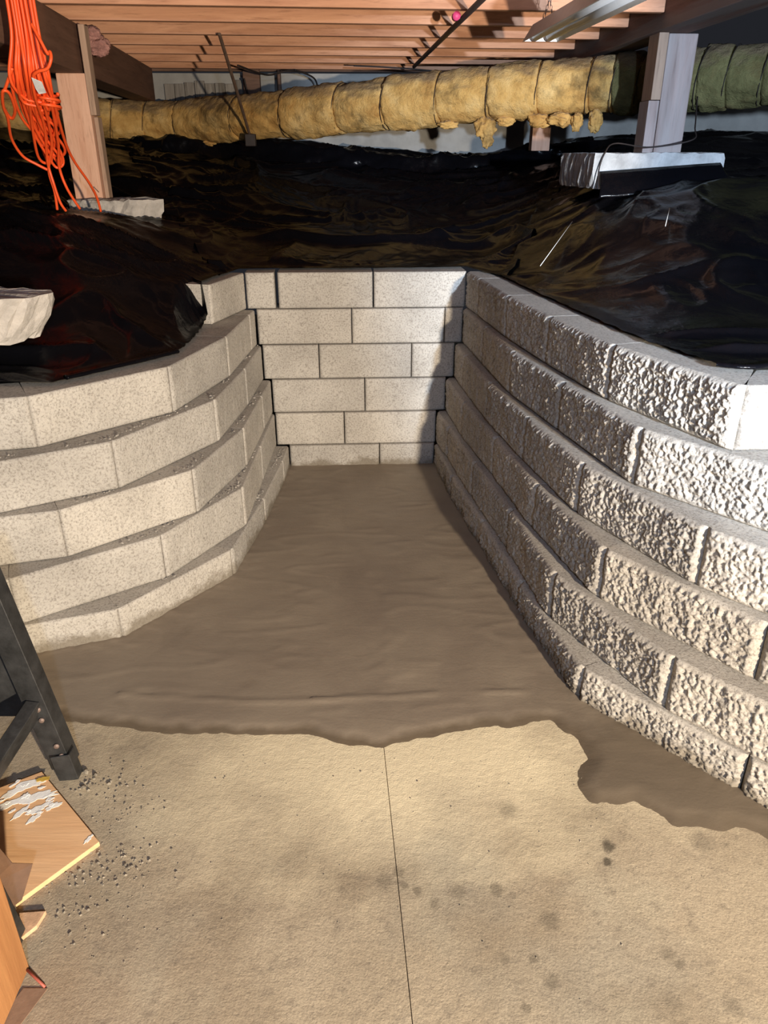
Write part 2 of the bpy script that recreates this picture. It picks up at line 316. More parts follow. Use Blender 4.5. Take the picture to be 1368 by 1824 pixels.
# ------------------------------------------------------------------ retaining walls
CH = 0.1524; ZT = lambda k: H - 0.45 - CH * (k - 1)
def block(P0, P1, k, depth, amp, parent, nx=64, nz=24, seed=0, g0=0.0018, g1=0.0018, taper=(0.01, 0.01), cham=0.007, chd=0.0055):
    """front face from P0 to P1 (seen left to right), top at course k"""
    P0, P1 = np.array(P0, float), np.array(P1, float); L = np.linalg.norm(P1 - P0); d = (P1 - P0) / L
    L2 = L - g0 - g1; nb = np.array([-d[1], d[0]])                              # into the soil
    z1 = ZT(k); h = CH - 0.0016
    if k == 6: h = z1 - 0.0005
    c = (P0 + d * (g0 + L2 / 2)); ang = math.atan2(d[1], d[0])
    nx = max(8, int(nx * L2 / 0.42))
    us = np.concatenate([[0, cham / L2], np.linspace(cham / L2, 1 - cham / L2, nx - 1)[1:-1], [1 - cham / L2, 1]])
    chz = 0.004
    ws = np.concatenate([[0, chz / h], np.linspace(chz / h, 1 - chz / h, nz - 1)[1:-1], [1 - chz / h, 1]])
    U, W = np.meshgrid(us, ws); n1, n2 = W.shape
    X = (U - 0.5) * L2; Z = W * h
    e = np.minimum(np.minimum(U, 1 - U) * L2 / 0.022, np.minimum(W, 1 - W) * h / 0.016); e = sm(e)
    s = seed * 3.7
    rid = 1 - np.abs(fbm(X * 58 + s, Z * 40 + s, s, 2)) * 2
    rel = amp * e * (0.70 * fbm(X * 105 + s, Z * 80 - s, 1.3 + s, 3) + 0.30 * rid + 0.5 * pn(X * 26 + s, Z * 15 + s, s) + 0.45 * pn(X * 9 + s, Z * 6 + s, s + 4) + 0.34 * pn(X * 230, Z * 210, s))
    rel += amp * 0.35 * sm(e) 
    ed = 0.0008 + 0.0012 * np.abs(pn(X * 60 + s, Z * 60, s))
    Y = -rel
    Y = np.where((U <= 0) | (U >= 1), chd + ed, Y); Y = np.where((W <= 0) | (W >= 1), np.maximum(Y, 0.0025 + ed + amp * 0.25 * (1 + pn(X * 70 + s, s))), Y)
    Xj = np.where((U > 0) & (U < 1), X + 0.0012 * pn(X * 90, Z * 90, s), X)
    V = np.stack([Xj, Y, Z], -1).reshape(-1, 3).tolist(); Fc = []
    for i in range(n1 - 1):
        for j in range(n2 - 1):
            a = i * n2 + j; Fc.append((a, a + 1, a + n2 + 1, a + n2))
    nf = len(V); h0 = L2 / 2 - taper[0]; h1 = L2 / 2 - taper[1]
    V += [(-h0, depth, 0), (h1, depth, 0), (h1, depth, h), (-h0, depth, h)]
    top = [(n1 - 1) * n2 + j for j in range(n2)]; bot = list(range(n2)); lf = [i * n2 for i in range(n1)]; rt = [i * n2 + n2 - 1 for i in range(n1)]
    Fc += [tuple(top + [nf + 2, nf + 3]), tuple(bot[::-1] + [nf, nf + 1]), tuple(lf + [nf + 3, nf]), tuple(rt[::-1] + [nf + 1, nf + 2]), (nf + 1, nf, nf + 3, nf + 2)]
    o = mesh('block', V, Fc, MB, parent)
    sf = [True] * ((n1 - 1) * (n2 - 1)) + [False] * 5
    o.data.polygons.foreach_set('use_smooth', sf)
    o.location = (c[0], c[1], z1 - CH + 0.0008 if k < 6 else 0.0005); o.rotation_euler = (0, 0, ang)
    return o

R = {1: [(.360, 3.362), (.392, 3.156), (.445, 2.745), (.517, 2.359), (.605, 1.974), (.780, 1.580), (1.20, 1.60)],
     2: [(.352, 3.348), (.395, 2.95), (.44, 2.541), (.528, 2.157), (.628, 1.742), (.896, 1.419), (1.29, 1.53)],
     3: [(.319, 3.333), (.340, 3.12), (.39, 2.70), (.457, 2.292), (.538, 1.894), (.724, 1.502), (1.0, 1.19)],
     4: [(.284, 3.318), (.325, 2.95), (.398, 2.529), (.467, 2.101), (.564, 1.689), (.823, 1.345), (1.12, 1.05)],
     5: [(.243, 3.304), (.283, 3.09), (.346, 2.671), (.42, 2.245), (.479, 1.825), (.675, 1.431), (.96, 1.12)],
     6: [(.238, 3.290), (.285, 2.90), (.36, 2.471), (.43, 2.033), (.518, 1.593), (.811, 1.269), (1.10, .96)]}
Lw = {1: [(-.677, 2.987), (-.597, 3.318), (-.4705, 3.325)],
      2: [(-1.40, 1.90), (-.990, 2.008), (-.682, 2.337), (-.583, 2.771), (-.567, 3.19), (-.560, 3.298)],
      3: [(-1.55, 1.72), (-1.15, 1.845), (-.796, 2.066), (-.58, 2.478), (-.547, 2.892), (-.541, 3.285)],
      4: [(-1.33, 1.79), (-.923, 1.913), (-.611, 2.217), (-.518, 2.619), (-.512, 3.03), (-.508, 3.275)],
      5: [(-1.45, 1.72), (-1.042, 1.788), (-.688, 2.055), (-.500, 2.424), (-.499, 2.84), (-.499, 3.262)],
      6: [(-1.18, 1.73), (-.787, 1.872), (-.518, 2.244), (-.470, 2.66), (-.445, 3.06), (-.441, 3.250)]}
Bx = {1: [(-.459, -.048), (-.0455, .358)], 2: [(-.556, -.142), (-.142, .269), (.269, .350)], 3: [(-.539, -.29), (-.29, .124), (.124, .317)],
      4: [(-.505, -.087), (-.087, .282)], 5: [(-.497, -.183), (-.183, .241)], 6: [(-.439, -.021), (-.021, .236)]}
def tapers(P, i, depth):
    r = []
    for a, b, c in ((i - 1, i, i + 1), (i, i + 1, i + 2)):
        if a < 0 or c >= len(P): r.append(0.002); continue
        d0, d1 = np.subtract(P[b], P[a]), np.subtract(P[c], P[b]); t = math.atan2(d0[0] * d1[1] - d0[1] * d1[0], d0.dot(d1)); r.append(max(0.0005, depth * math.tan(t / 2)))
    return r
wr = tag(empty('wall_right'), 'curved right retaining wall of rough split-face grey concrete blocks', kind='structure')
wl = tag(empty('wall_left'), 'curved left retaining wall of pale concrete blocks stepped in courses', kind='structure')
wb = tag(empty('wall_back'), 'straight back retaining wall of pale concrete blocks closing the alcove', kind='structure')
sd = 0
for k in R:
    for i in range(len(R[k]) - 1):
        sd += 1; near = i >= 2
        dpt = 0.13 if k == 1 else 0.16; block(R[k][i], R[k][i + 1], k, dpt, 0.0098, wr, 140 if near else 80, 50 if near else 30, sd, taper=tapers(R[k], i, dpt), cham=0.012, chd=0.010, g0=0.007 if k == 1 and i == 5 else 0.0018)
for k in Lw:
    for i in range(len(Lw[k]) - 1):
        sd += 1
        dpt = 0.11 if k == 1 else 0.16; block(Lw[k][i], Lw[k][i + 1], k, dpt, 0.0026, wl, 60, 22, sd, taper=tapers(Lw[k], i, dpt))
for k in Bx:
    for x0, x1 in Bx[k]:
        sd += 1; f = lambda x: 3.345 - 0.0145 * (k - 1) + 0.05 * x
        block((x0, f(x0)), (x1, f(x1)), k, 0.16, 0.0016, wb, 60, 22, sd, taper=(0.003, 0.003))

# ------------------------------------------------------------------ fresh concrete
front = [(-1.5, 1.62), (-1.2, 1.60), (-1.0, 1.55), (-.771, 1.499), (-.635, 1.478), (-.501, 1.458), (-.373, 1.454), (-.261, 1.458), (-.175, 1.454), (-.061, 1.422), (0.0, 1.408), (.079, 1.442), (.237, 1.478), (.355, 1.499), (.428, 1.503),
         (.476, 1.458), (.485, 1.38), (.451, 1.29), (.475, 1.232), (.566, 1.24), (.636, 1.185), (.716, 1.17), (.789, 1.17), (.85, 1.10), (1.0, 0.95), (1.1, 0.86)]
def inpoly(x, y, P):
    c = np.zeros(x.shape, bool); j = len(P) - 1
    for i in range(len(P)):
        xi, yi = P[i]; xj, yj = P[j]
        cond = ((yi > y) != (yj > y)) & (x < (xj - xi) * (y - yi) / (yj - yi + 1e-12) + xi); c ^= cond; j = i
    return c
def distpl(x, y, P):
    d = np.full(x.shape, 9.0)
    for (ax, ay), (bx, by) in zip(P[:-1], P[1:]):
        vx, vy = bx - ax, by - ay; t = np.clip(((x - ax) * vx + (y - ay) * vy) / (vx * vx + vy * vy), 0, 1)
        d = np.minimum(d, np.hypot(x - ax - t * vx, y - ay - t * vy))
    return d
def pour():
    st = 0.0105; xs = np.arange(-1.45, 1.12, st); ys = np.arange(0.8, 3.32, st); X, Y = np.meshgrid(xs, ys)
    X = X + 0.2 * st * pn(X * 50, Y * 50); Y = Y + 0.2 * st * pn(X * 50 + 9, Y * 50)
    big = front + [(1.3, 0.9), (1.3, 4.2), (-1.7, 4.2), (-1.7, 1.6)]
    ins = inpoly(X, Y, big); d = distpl(X, Y, front) * np.where(ins, 1, -1)
    d = d + 0.018 * fbm(X * 14, Y * 14, 3.3, 3)
    z = np.clip(d * 0.16, -0.006, 0.007)
    body = sm(d / 0.08)
    z = z + body * (0.0013 * fbm(X * 5, Y * 7, 1.1, 3) + 0.0016 * np.maximum(0, 1 - np.abs(pn(X * 3.2, Y * 11, 5.0)) * 7) * (pn(X * 5, Y * 5, 2) > 0.0))
    # trowel ridge across the mouth
    rx = 1.60 + 0.02 * np.sin(X * 5) + 0.01 * pn(X * 12, 0.5); z = z + 0.0035 * np.exp(-((Y - rx) / 0.007)**2) * sm((pn(X * 5, 1.7) + 0.35) * 3) * (np.abs(X + 0.1) < 0.62)
    # inner outline = the feet of the walls
    room = [tuple(p) for p in Lw[6]] + [(-.439, 3.262), (.236, 3.30)] + [tuple(p) for p in R[6]]
    room = [(-1.45, 1.66)] + room + [(1.2, 0.6), (-1.45, 0.6)]
    okm = inpoly(X, Y, room) | (distpl(X, Y, room[1:-2]) < 0.016)
    near_wall = np.exp(-distpl(X, Y, room[1:-2]) / 0.018); z = z + near_wall * (0.004 + 0.004 * fbm(X * 40, Y * 40, 0, 2)) * body
    keep = okm & (z > -0.0055); idx = -np.ones(X.shape, int); V = []; Fc = []
    n1, n2 = X.shape; cell = keep[:-1, :-1] & keep[1:, :-1] & keep[:-1, 1:] & keep[1:, 1:]
    use = np.zeros_like(keep); use[:-1, :-1] |= cell; use[1:, :-1] |= cell; use[:-1, 1:] |= cell; use[1:, 1:] |= cell
    idx[use] = np.arange(use.sum()); V = np.stack([X[use], Y[use], z[use]], -1)
    I, J = np.nonzero(cell); Fc = np.stack([idx[I, J], idx[I, J + 1], idx[I + 1, J + 1], idx[I + 1, J]], -1)
    o = mesh('fresh_concrete', V, Fc, MW, smooth=True)
    tag(o, 'smooth dark wet concrete pour filling the alcove between the block walls', 'concrete')
pour()

# ------------------------------------------------------------------ plastic-covered soil
ctrl = [(-1.75, 2.02, -.585), (-1.115, 2.114, -.585), (-.956, 2.11, -.585), (-.831, 2.267, -.585), (-.694, 2.457, -.585), (-.68, 2.623, -.585), (-.70, 2.85, -.58), (-.74, 3.04, -.44), (-.86, 3.08, -.43), (-.80, 2.92, -.50), (-.68, 3.2, -.435), (-.62, 3.4, -.435),
        (-.45, 3.42, -.44), (0, 3.44, -.44), (.365, 3.46, -.44), (.484, 3.19, -.44), (.553, 2.735, -.44), (.622, 2.375, -.44), (.684, 1.974, -.44), (.72, 1.851, -.44), (.758, 1.66, -.44), (.854, 1.65, -.44), (1.3, 1.95, -.44),
        (-.72, 3.6, -.41), (0, 3.62, -.435), (.5, 3.62, -.42), (0, 4.0, -.39), (-.5, 4.0, -.37), (.5, 3.95, -.385), (0, 5.0, -.21), (-.8, 5.0, -.18), (.8, 5.0, -.14), (0, 5.5, -.07), (-.6, 6.0, .08), (0, 6.05, .025), (.45, 6.05, -.015), (1.0, 6.0, .045), (0, 6.35, .0), (.45, 6.35, -.03), (1.0, 6.35, .02), (-.6, 6.35, .03), (-1.3, 6.3, .06), (-1.3, 5.95, .10), (-2.0, 5.9, .12), (-2.8, 5.6, .2),
        (-1.5, 4.9, -.10), (-2.2, 4.8, -.07), (-1.28, 3.87, -.275), (-1.5, 3.85, -.255), (-1.1, 4.2, -.30), (-1.7, 4.2, -.2), (-1.0, 3.75, -.32), (-.85, 3.9, -.34),
        (-1.3, 3.3, -.215), (-1.6, 3.2, -.21), (-2.2, 3.2, -.18), (-1.25, 3.0, -.30), (-1.0, 2.9, -.40), (-1.05, 2.55, -.49), (-.85, 2.6, -.545), (-1.4, 2.5, -.46), (-1.3, 2.25, -.55), (-2.2, 2.4, -.45),
        (.66, 2.75, -.43), (.72, 2.4, -.435), (.80, 2.05, -.44), (1.0, 2.0, -.43), (1.2, 2.1, -.43), (.7, 3.1, -.41), (.55, 3.4, -.43), (.65, 3.6, -.37), (.95, 3.75, -.17), (1.1, 3.4, -.15), (1.45, 3.3, -.115), (1.9, 3.1, -.12), (1.05, 2.75, -.31), (1.45, 2.6, -.30), (2.0, 2.5, -.3), (.85, 3.2, -.29),
        (1.2, 3.7, -.12), (1.6, 3.75, -.10), (1.2, 4.3, -.10), (1.7, 4.3, -.08), (1.2, 5.0, -.04), (2.2, 5.0, 0.0), (1.8, 5.9, .13), (2.8, 5.8, .13), (2.9, 4.0, -.05), (2.9, 2.6, -.25), (0.75, 4.3, -.26), (1.0, 2.3, -.41), (.9, 2.55, -.38), (1.3, 2.35, -.39)]
def rbf_fit(C):
    C = np.array(C); P = C[:, :2]; n = len(C); r = np.linalg.norm(P[:, None] - P[None], axis=2); K = np.where(r > 0, r * r * np.log(r + 1e-12), 0) + np.eye(n) * 0.004
    Q = np.hstack([np.ones((n, 1)), P]); A = np.block([[K, Q], [Q.T, np.zeros((3, 3))]]); s = np.linalg.solve(A, np.concatenate([C[:, 2], np.zeros(3)]))
    def f(x, y):
        sh = x.shape; q = np.stack([x.ravel(), y.ravel()], -1); r = np.linalg.norm(q[:, None] - P[None], axis=2)
        return ((np.where(r > 0, r * r * np.log(r + 1e-12), 0)) @ s[:n] + s[n] + q @ s[n + 1:]).reshape(sh)
    return f
soil = rbf_fit(ctrl)
pairs = [((-1.75, 2.02, -.590), (-3.4, 1.9)), ((-1.115, 2.114, -.594), (-3.4, 2.5)), ((-.956, 2.108, -.594), (-3.4, 2.9)), ((-.831, 2.267, -.594), (-3.4, 3.4)), ((-.694, 2.457, -.594), (-3.4, 4.0)), ((-.684, 2.623, -.594), (-3.4, 4.7)),
         ((-.69, 2.85, -.592), (-3.4, 5.5)), ((-.688, 2.965, -.56), (-3.2, 6.2)), ((-.705, 2.985, -.440), (-2.6, 6.3)), ((-.675, 3.2, -.443), (-2.0, 6.3)), ((-.63, 3.385, -.443), (-1.3, 6.3)), ((-.47, 3.405, -.443), (-.7, 6.33)),
         ((0, 3.415, -.443), (0, 6.36)), ((.365, 3.45, -.443), (.7, 6.38)), ((.474, 3.19, -.443), (1.5, 6.40)), ((.548, 2.735, -.443), (2.6, 6.42)), ((.615, 2.375, -.443), (3.4, 5.5)), ((.690, 1.974, -.443), (3.4, 4.2)),
         ((.74, 1.851, -.443), (3.4, 3.4)), ((.79, 1.70, -.443), (3.4, 2.9)), ((.88, 1.70, -.443), (3.4, 2.5)), ((1.3, 1.95, -.443), (3.4, 2.1))]
PI_ = np.array([p[0] for p in pairs]); PO = np.array([p[1] for p in pairs])
def sheet(name, s0, s1, ns, nt, lift, label, seed, wk=1.0):
    s = np.linspace(s0, s1, ns); i = np.clip(s.astype(int), 0, len(pairs) - 2); f = (s - i)[:, None]
    I = PI_[i] * (1 - f) + PI_[i + 1] * f; O = PO[i] * (1 - f) + PO[i + 1] * f
    t = (np.linspace(0, 1, nt)**1.5)[None, :, None]
    XY = I[:, None, :2] * (1 - t) + O[:, None] * t; X, Y = XY[..., 0], XY[..., 1]
    dist = np.linalg.norm(XY - I[:, None, :2], axis=2)
    wv = (0.012 * fbm(s * 4.0 + seed, s * 0 + 2, seed, 3) * (1 - np.exp(-((s - 7.6) / 0.9)**2)))[:, None] * np.exp(-dist / 0.10); dr = (O - I[:, :2]); dr /= np.linalg.norm(dr, axis=1)[:, None]
    X = X + wv * dr[:, None, 0]; Y = Y + wv * dr[:, None, 1]
    z = I[:, None, 2] + (soil(X, Y) - I[:, None, 2]) * sm(dist / 0.16)
    am = sm(dist / 0.14)
    q1 = X + 0.35 * pn(X * 1.6, Y * 1.6, 4.0); q2 = Y + 0.35 * pn(X * 1.6 + 8, Y * 1.6, 4.0)
    rid = np.maximum(0, 1 - np.abs(pn(q1 * 2.0, q2 * 3.6, 0.3 + seed)) * 3.2)**2
    rid2 = np.maximum(0, 1 - np.abs(pn(q1 * 7.0 + 3, q2 * 4.0, 1.3 + seed)) * 3.0)**2
    rid3 = np.maximum(0, 1 - np.abs(pn(q1 * 6 - q2 * 6, (q1 + q2) * 17, 2.2)) * 2.6)**2
    z = z + wk * am * (0.030 * rid + 0.014 * rid2 * sm(pn(X * 1.2, Y * 1.2, 7) + 0.6) + 0.007 * rid3 * sm(pn(X * 1.5, Y * 1.5, 3) * 2) + 0.012 * pn(X * 3, Y * 3, 9) + 0.004 * pn(X * 14, Y * 14, 2)) - am * 0.012
    xm = sm((X + 1.9) / 0.4) * sm((1.6 - X) / 0.4); Yc = 5.66 + 0.07 * pn(X * 1.7, 0.3)          # the film hangs steeply from the top of the berm
    z = z + 0.10 * xm * (sm((Y - Yc) / 0.09) - sm((Y - 4.9) / 1.3))
    hang = xm * np.exp(-((Y - Yc - 0.05) / 0.09)**2); Y = Y + hang * 0.035 * fbm(X * 6, z * 16, 1.5, 3)
    z = z + 0.026 * np.exp(-((X + 0.80) / 0.20)**2 - ((Y - 5.66) / 0.16)**2) * fbm(X * 15, Y * 22, 5.5, 2)
    z = z + 0.040 * np.exp(-((Y - 4.02 - 0.05 * X - 0.03 * np.sin(X * 4)) / 0.04)**2) * sm((X + 0.75) / 0.3) * sm((0.62 - X) / 0.3)
    z = z + 0.030 * np.exp(-((Y - 4.75 - 0.35 * (X + 1.05)) / 0.03)**2) * sm((X + 1.30) / 0.12) * sm((-0.85 - X) / 0.12)
    z = z + lift
    # drape over block tops: never below the courses
    V = np.stack([X, Y, z + H], -1).reshape(-1, 3)
    a = (np.arange(ns - 1)[:, None] * nt + np.arange(nt - 1)[None]).ravel(); Fc = np.stack([a, a + nt, a + nt + 1, a + 1], -1)
    o = mesh(name, V, Fc, MPL, smooth=True)
    sl = o.modifiers.new('film', 'SOLIDIFY'); sl.thickness = 0.0008; sl.offset = 1
    return tag(o, label, 'plastic sheet', 'black plastic sheets over the soil')
shl = sheet('plastic_sheet', 0, 9.15, 330, 190, 0.004, 'black plastic sheet over the mound at the left around the post', 1.0)
shb = sheet('plastic_sheet', 8.9, 14.15, 320, 290, 0.0, 'black plastic sheet behind the back block wall rising to the foundation', 2.0)
shr = sheet('plastic_sheet', 14.0, 21, 300, 190, 0.004, 'black plastic sheet over the big mound at the right under the pier', 3.0, 0.65)
def hem(path, parent, r=0.011, n=70):
    P = smooth_path([(x, y, z + H) for x, y, z in path], n); rr = r * (1 + 0.25 * pn(np.arange(n) * 0.21, 0.4)); P[:, 2] += r * 0.5
    return tube('rolled_edge', P, rr, MPL, parent, 10, squash=0.55)
hem([(-.935, 2.150, -.594), (-.831, 2.285, -.594), (-.745, 2.40, -.594), (-.690, 2.478, -.594)], shl, 0.013)
hem([(.775, 1.72, -.443), (.83, 1.695, -.443), (.90, 1.715, -.443), (1.1, 1.83, -.443)], shr, 0.010)

# ------------------------------------------------------------------ framing overhead (building frame is turned a few degrees)
PH = math.radians(4.8)
bld = lambda u, v: (math.cos(PH) * u - math.sin(PH) * v, math.sin(PH) * u + math.cos(PH) * v)
UR = 1.18 * math.cos(PH) + 3.93 * math.sin(PH)                                   # face of the right-hand beam
JB, JT = 0.55 + H, 0.735 + H
ords = ['out of view in front of the lamp fitting', 'nearest floor joist in view, crossing the top edge of the picture', 'second floor joist counted from the top edge', 'third floor joist counted from the top edge', 'fourth floor joist counted from the top edge',
        'fifth floor joist counted from the top edge', 'sixth floor joist counted from the top edge, last clear one before the foundation']
for k in range(0, 7):
    v = 3.68 + 0.406 * (k - 0) - 0.406 * 0
    o = box('floor_joist', -2.7, UR - 0.002, v - 0.019, v + 0.019, JB, JT, M_joist); o.rotation_euler = (0, 0, PH)
    for vv in o.data.vertices: pass
    lab = ['nearest orange-brown floor joist, at the top edge of the picture', 'second orange-brown floor joist from the top edge', 'third orange-brown floor joist from the top edge', 'fourth orange-brown floor joist from the top edge',
           'fifth orange-brown floor joist from the top edge', 'sixth orange-brown floor joist from the top edge', 'farthest orange-brown floor joist, just in front of the foundation wall'][k]
    tag(o, lab, 'joist', 'parallel floor joists overhead')
o = box('ceiling', -2.7, UR - 0.002, 0.8, 6.7, JT + 0.001, JT + 0.02, M_subf, bv=0); o.rotation_euler = (0, 0, PH); tag(o, 'dark wooden subfloor above the joists', kind='structure')

def skew_beam(name, A, B, wd, z0, z1, mat, side=0.0):
    """beam along A->B (plan), A/B on the face towards the middle; side=+1 body to the right, -1 to the left"""
    A, B = np.array(A), np.array(B); L = np.linalg.norm(B - A); d = (B - A) / L; ang = math.atan2(d[1], d[0]) - math.pi / 2
    o = box(name, 0 if side > 0 else -wd, wd if side > 0 else 0, 0, L, z0, z1, mat, bv=0.005); o.location = (A[0], A[1], 0); o.rotation_euler = (0, 0, ang); return o
tag(skew_beam('support_beam', (-1.045, 0.5), (-1.61, 6.0), 0.14, 0.347 + H, JB - 0.001, M_beam, -1), 'dark brown wooden beam above the left post, behind the orange cord', 'beam')
tag(skew_beam('support_beam', (UR * math.cos(PH) - math.sin(PH) * 0.9, UR * math.sin(PH) + math.cos(PH) * 0.9), (UR * math.cos(PH) - math.sin(PH) * 6.2, UR * math.sin(PH) + math.cos(PH) * 6.2), 0.16, 0.488 + H, JT + 0.02, M_beamR, 1), 'weathered grey-brown beam above the right post', 'beam')

# left post
pl = tag(empty('support_post', (-1.46, 4.06, H - 0.192), math.radians(5)), 'reddish rough wooden post beside the orange cord', 'post')
box('post_body', -0.066, 0.066, -0.066, 0.066, 0, 0.5385, M_postL, pl, 0.004)
o = box('side_strip', 0.068, 0.096, -0.075, 0.0, 0.365, 0.73, M_strip, pl, 0.003); o['label'] = 'grey-brown scab strip nailed to the side'
o = box('side_strip', 0.068, 0.088, -0.03, 0.045, 0.0, 0.36, M_strip, pl, 0.003); o['label'] = 'dark lower side board'
tube('nail', [(0.05, -0.066, 0.03), (0.035, -0.085, 0.055)], 0.002, M_bolt, pl, 6)
# right post
pr = tag(empty('support_post', (1.315, 3.93, H + 0.012), math.radians(4)), 'weathered grey-pink wooden post standing on the bluish concrete pad', 'post')
box('post_body', -0.066, 0.066, -0.066, 0.066, 0, 0.474, M_postR, pr, 0.004)
box('side_board', -0.118, -0.068, -0.062, 0.05, 0.0, 0.215, M_postR, pr, 0.003)
box('side_strip', -0.112, -0.068, -0.068, 0.05, 0.217, 0.68, M_strip, pr, 0.003)
# short rear post behind the duct
o = box('rear_post', 0.985, 1.105, 5.55, 5.66, H + 0.03, H + 0.487, M_postL); o.rotation_euler = (0, 0, 0); tag(o, 'short reddish post behind the yellow duct near the foundation', 'post')

# pier pads
def slab_rough(name, poly, z0, z1, mat, label, cat='concrete pad', jit=0.006, seed=1, dens=0.022, slope=(0, 0), under=0.0):
    """irregular concrete slab with a broken outline: poly is a plan outline"""
    P = []
    for (a, b) in zip(poly, poly[1:] + poly[:1]):
        a, b = np.array(a), np.array(b); n = max(1, int(np.linalg.norm(b - a) / dens))
        for t in range(n): P.append(a + (b - a) * t / n)
    P = np.array(P); n = len(P); r = np.random.RandomState(seed); c = P.mean(0)
    rings = []; zs = [0, 0.15, 0.5, 0.85, 1.0]
    for q in zs:
        J = r.randn(n, 2) * jit * (0.8 if 0 < q < 1 else 0.5); S = P + J; ins = 0.006 if q in (0, 1.0) else 0
        S = S + (c - S) * ins / (np.linalg.norm(c - S, axis=1)[:, None] + 1e-6)
        S = S + (c - S) * under * (1 - q)
        z = z0 + (z1 - z0) * q + r.randn(n) * jit * 0.4; z = z + (S[:, 0] - c[0]) * slope[0] * q + (S[:, 1] - c[1]) * slope[1] * q
        rings.append(np.hstack([S, z[:, None]]))
    for q in (0.75, 0.5, 0.25):
        S = c + (P - c) * q + r.randn(n, 2) * jit * 0.3; z = z1 + r.randn(n) * jit * 0.45 + (S[:, 0] - c[0]) * slope[0] + (S[:, 1] - c[1]) * slope[1]; rings.append(np.hstack([S, z[:, None]]))
    V = np.vstack(rings); Fc = [tuple(range(n))[::-1]]
    for i in range(len(rings) - 1):
        for j in range(n): Fc.append((i * n + j, i * n + (j + 1) % n, (i + 1) * n + (j + 1) % n, (i + 1) * n + j))
    Fc.append(tuple((len(rings) - 1) * n + j for j in range(n)))
    return tag(mesh(name, V, Fc, mat), label, cat)
slab_rough('pier_pad', [(.917, 3.60), (1.50, 3.63), (1.475, 4.10), (.87, 4.06)], H - 0.13, H + 0.011, M_padb, 'bluish square concrete pad under the right post', seed=3, jit=0.004)
slab_rough('pier_pad', [(-1.54, 3.90), (-1.36, 3.865), (-1.20, 3.87), (-1.062, 3.93), (-1.10, 4.02), (-1.30, 4.16), (-1.56, 4.20)], H - 0.30, H - 0.193, M_pad, 'broken pale concrete pad under the left post', seed=4, jit=0.007, under=0.16)
slab_rough('broken_slab', [(-1.45, 2.12), (-1.15, 2.13), (-1.03, 2.21), (-.985, 2.31), (-1.02, 2.37), (-1.2, 2.42), (-1.5, 2.45)], H - 0.50, H - 0.372, M_pad, 'broken concrete slab lying at the left edge on the plastic', seed=6, jit=0.006, under=0.24)
# plastic flap lapped up the front of the right pad
P = [(.945, 3.583, -.062), (1.15, 3.585, -.048), (1.35, 3.59, -.034), (1.47, 3.60, -.027)]; Q = [(.93, 3.50, -.165), (1.15, 3.49, -.15), (1.35, 3.49, -.14), (1.50, 3.50, -.13)]
A_, B_ = smooth_path(P, 40), smooth_path(Q, 40); V = []; Fc = []
for i in range(40):
    for j in range(9):
        t = j / 8; p = A_[i] * (1 - t) + B_[i] * t; p = p + np.array([0, -0.012 * math.sin(math.pi * t) + 0.004 * pn(i * .25, j * .6), H]); V.append(p)
for i in range(39):
    for j in range(8): a = i * 9 + j; Fc.append((a, a + 9, a + 10, a + 1))
o = mesh('plastic_flap', V, Fc, MPL, smooth=True); o.modifiers.new('film', 'SOLIDIFY').thickness = 0.001
tag(o, 'black plastic flap folded up against the front of the right pad', 'plastic sheet')
tag(tube('loose_wire', [(1.47, 4.0, .25 + H), (1.43, 3.86, .12 + H), (1.39, 3.76, .065 + H), (1.2, 3.75, .035 + H), (1.03, 3.7, .05 + H), (.96, 3.60, .012 + H), (.935, 3.575, -.06 + H), (.93, 3.52, -.13 + H)], 0.0032, M_cable, n=60, k=6), 'thin dark wire drooping over the right concrete pad', 'wire')

# ------------------------------------------------------------------ foundation wall behind
fo = box('wall_rear', -3.4, 3.6, 6.40, 6.60, 0.9, H + 0.551, M_found); fo.rotation_euler = (0, 0, math.radians(2)); tag(fo, 'grey concrete foundation wall behind the insulated duct', kind='structure')
o = box('rim_board', -2.9, 2.2, 6.28, 6.32, H + 0.552, H + 0.66, M_rim); o.rotation_euler = (0, 0, math.radians(2)); tag(o, 'dark splintered rim board on top of the foundation wall', 'board')
cl = tag(empty('stained_boarding', (-1.62, 6.33, H + 0.10)), 'water-stained vertical boards on the foundation behind the left beam', 'boarding')
r_ = random.Random(4)
for i in range(9): box('board', i * 0.075, i * 0.075 + 0.071, -0.012 + r_.uniform(-.006, .006), 0.006, 0, 0.395 + r_.uniform(-.02, .01), M_board, cl, 0.002)
dp = tag(empty('dark_stub_post', (-0.985, 6.25, H + 0.10)), 'dark reddish stub post on the foundation beside the hanging cables', 'post')
box('stub', -0.035, 0.085, -0.03, 0.03, 0, 0.47, M_rim, dp); box('recess_edge', 0.215, 0.235, -0.03, 0.03, 0.05, 0.46, M_rim, dp)

# ------------------------------------------------------------------ insulated duct
dpath = [(-3.0, 5.62, .30), (-2.45, 5.75, .26), (-1.95, 5.92, .222), (-1.53, 5.95, .208), (-1.1, 5.7, .222), (-.66, 5.4, .236), (.05, 5.0, .276), (.65, 4.74, .315), (1.23, 4.5, .338), (1.70, 4.2, .348), (2.3, 3.8, .36), (2.8, 3.5, .37)]
DP = smooth_path([(x, y, z + H) for x, y, z in dpath], 560)
dseg = np.concatenate([[0], np.cumsum(np.linalg.norm(np.diff(DP, axis=0), axis=1))])
def proj(p):
    th = math.radians(25.5); y, z = p[1], p[2] - H; zc = y * math.cos(th) - z * math.sin(th); return 684 + 1330 * p[0] / zc
pxs = np.array([proj(p) for p in DP])
seams = [0] + [int(np.argmin(np.abs(pxs - s))) for s in (60, 200, 262, 331, 432, 520, 613, 697, 788, 879, 965, 1054, 1098, 1145, 1255, 1305, 1365)] + [559]
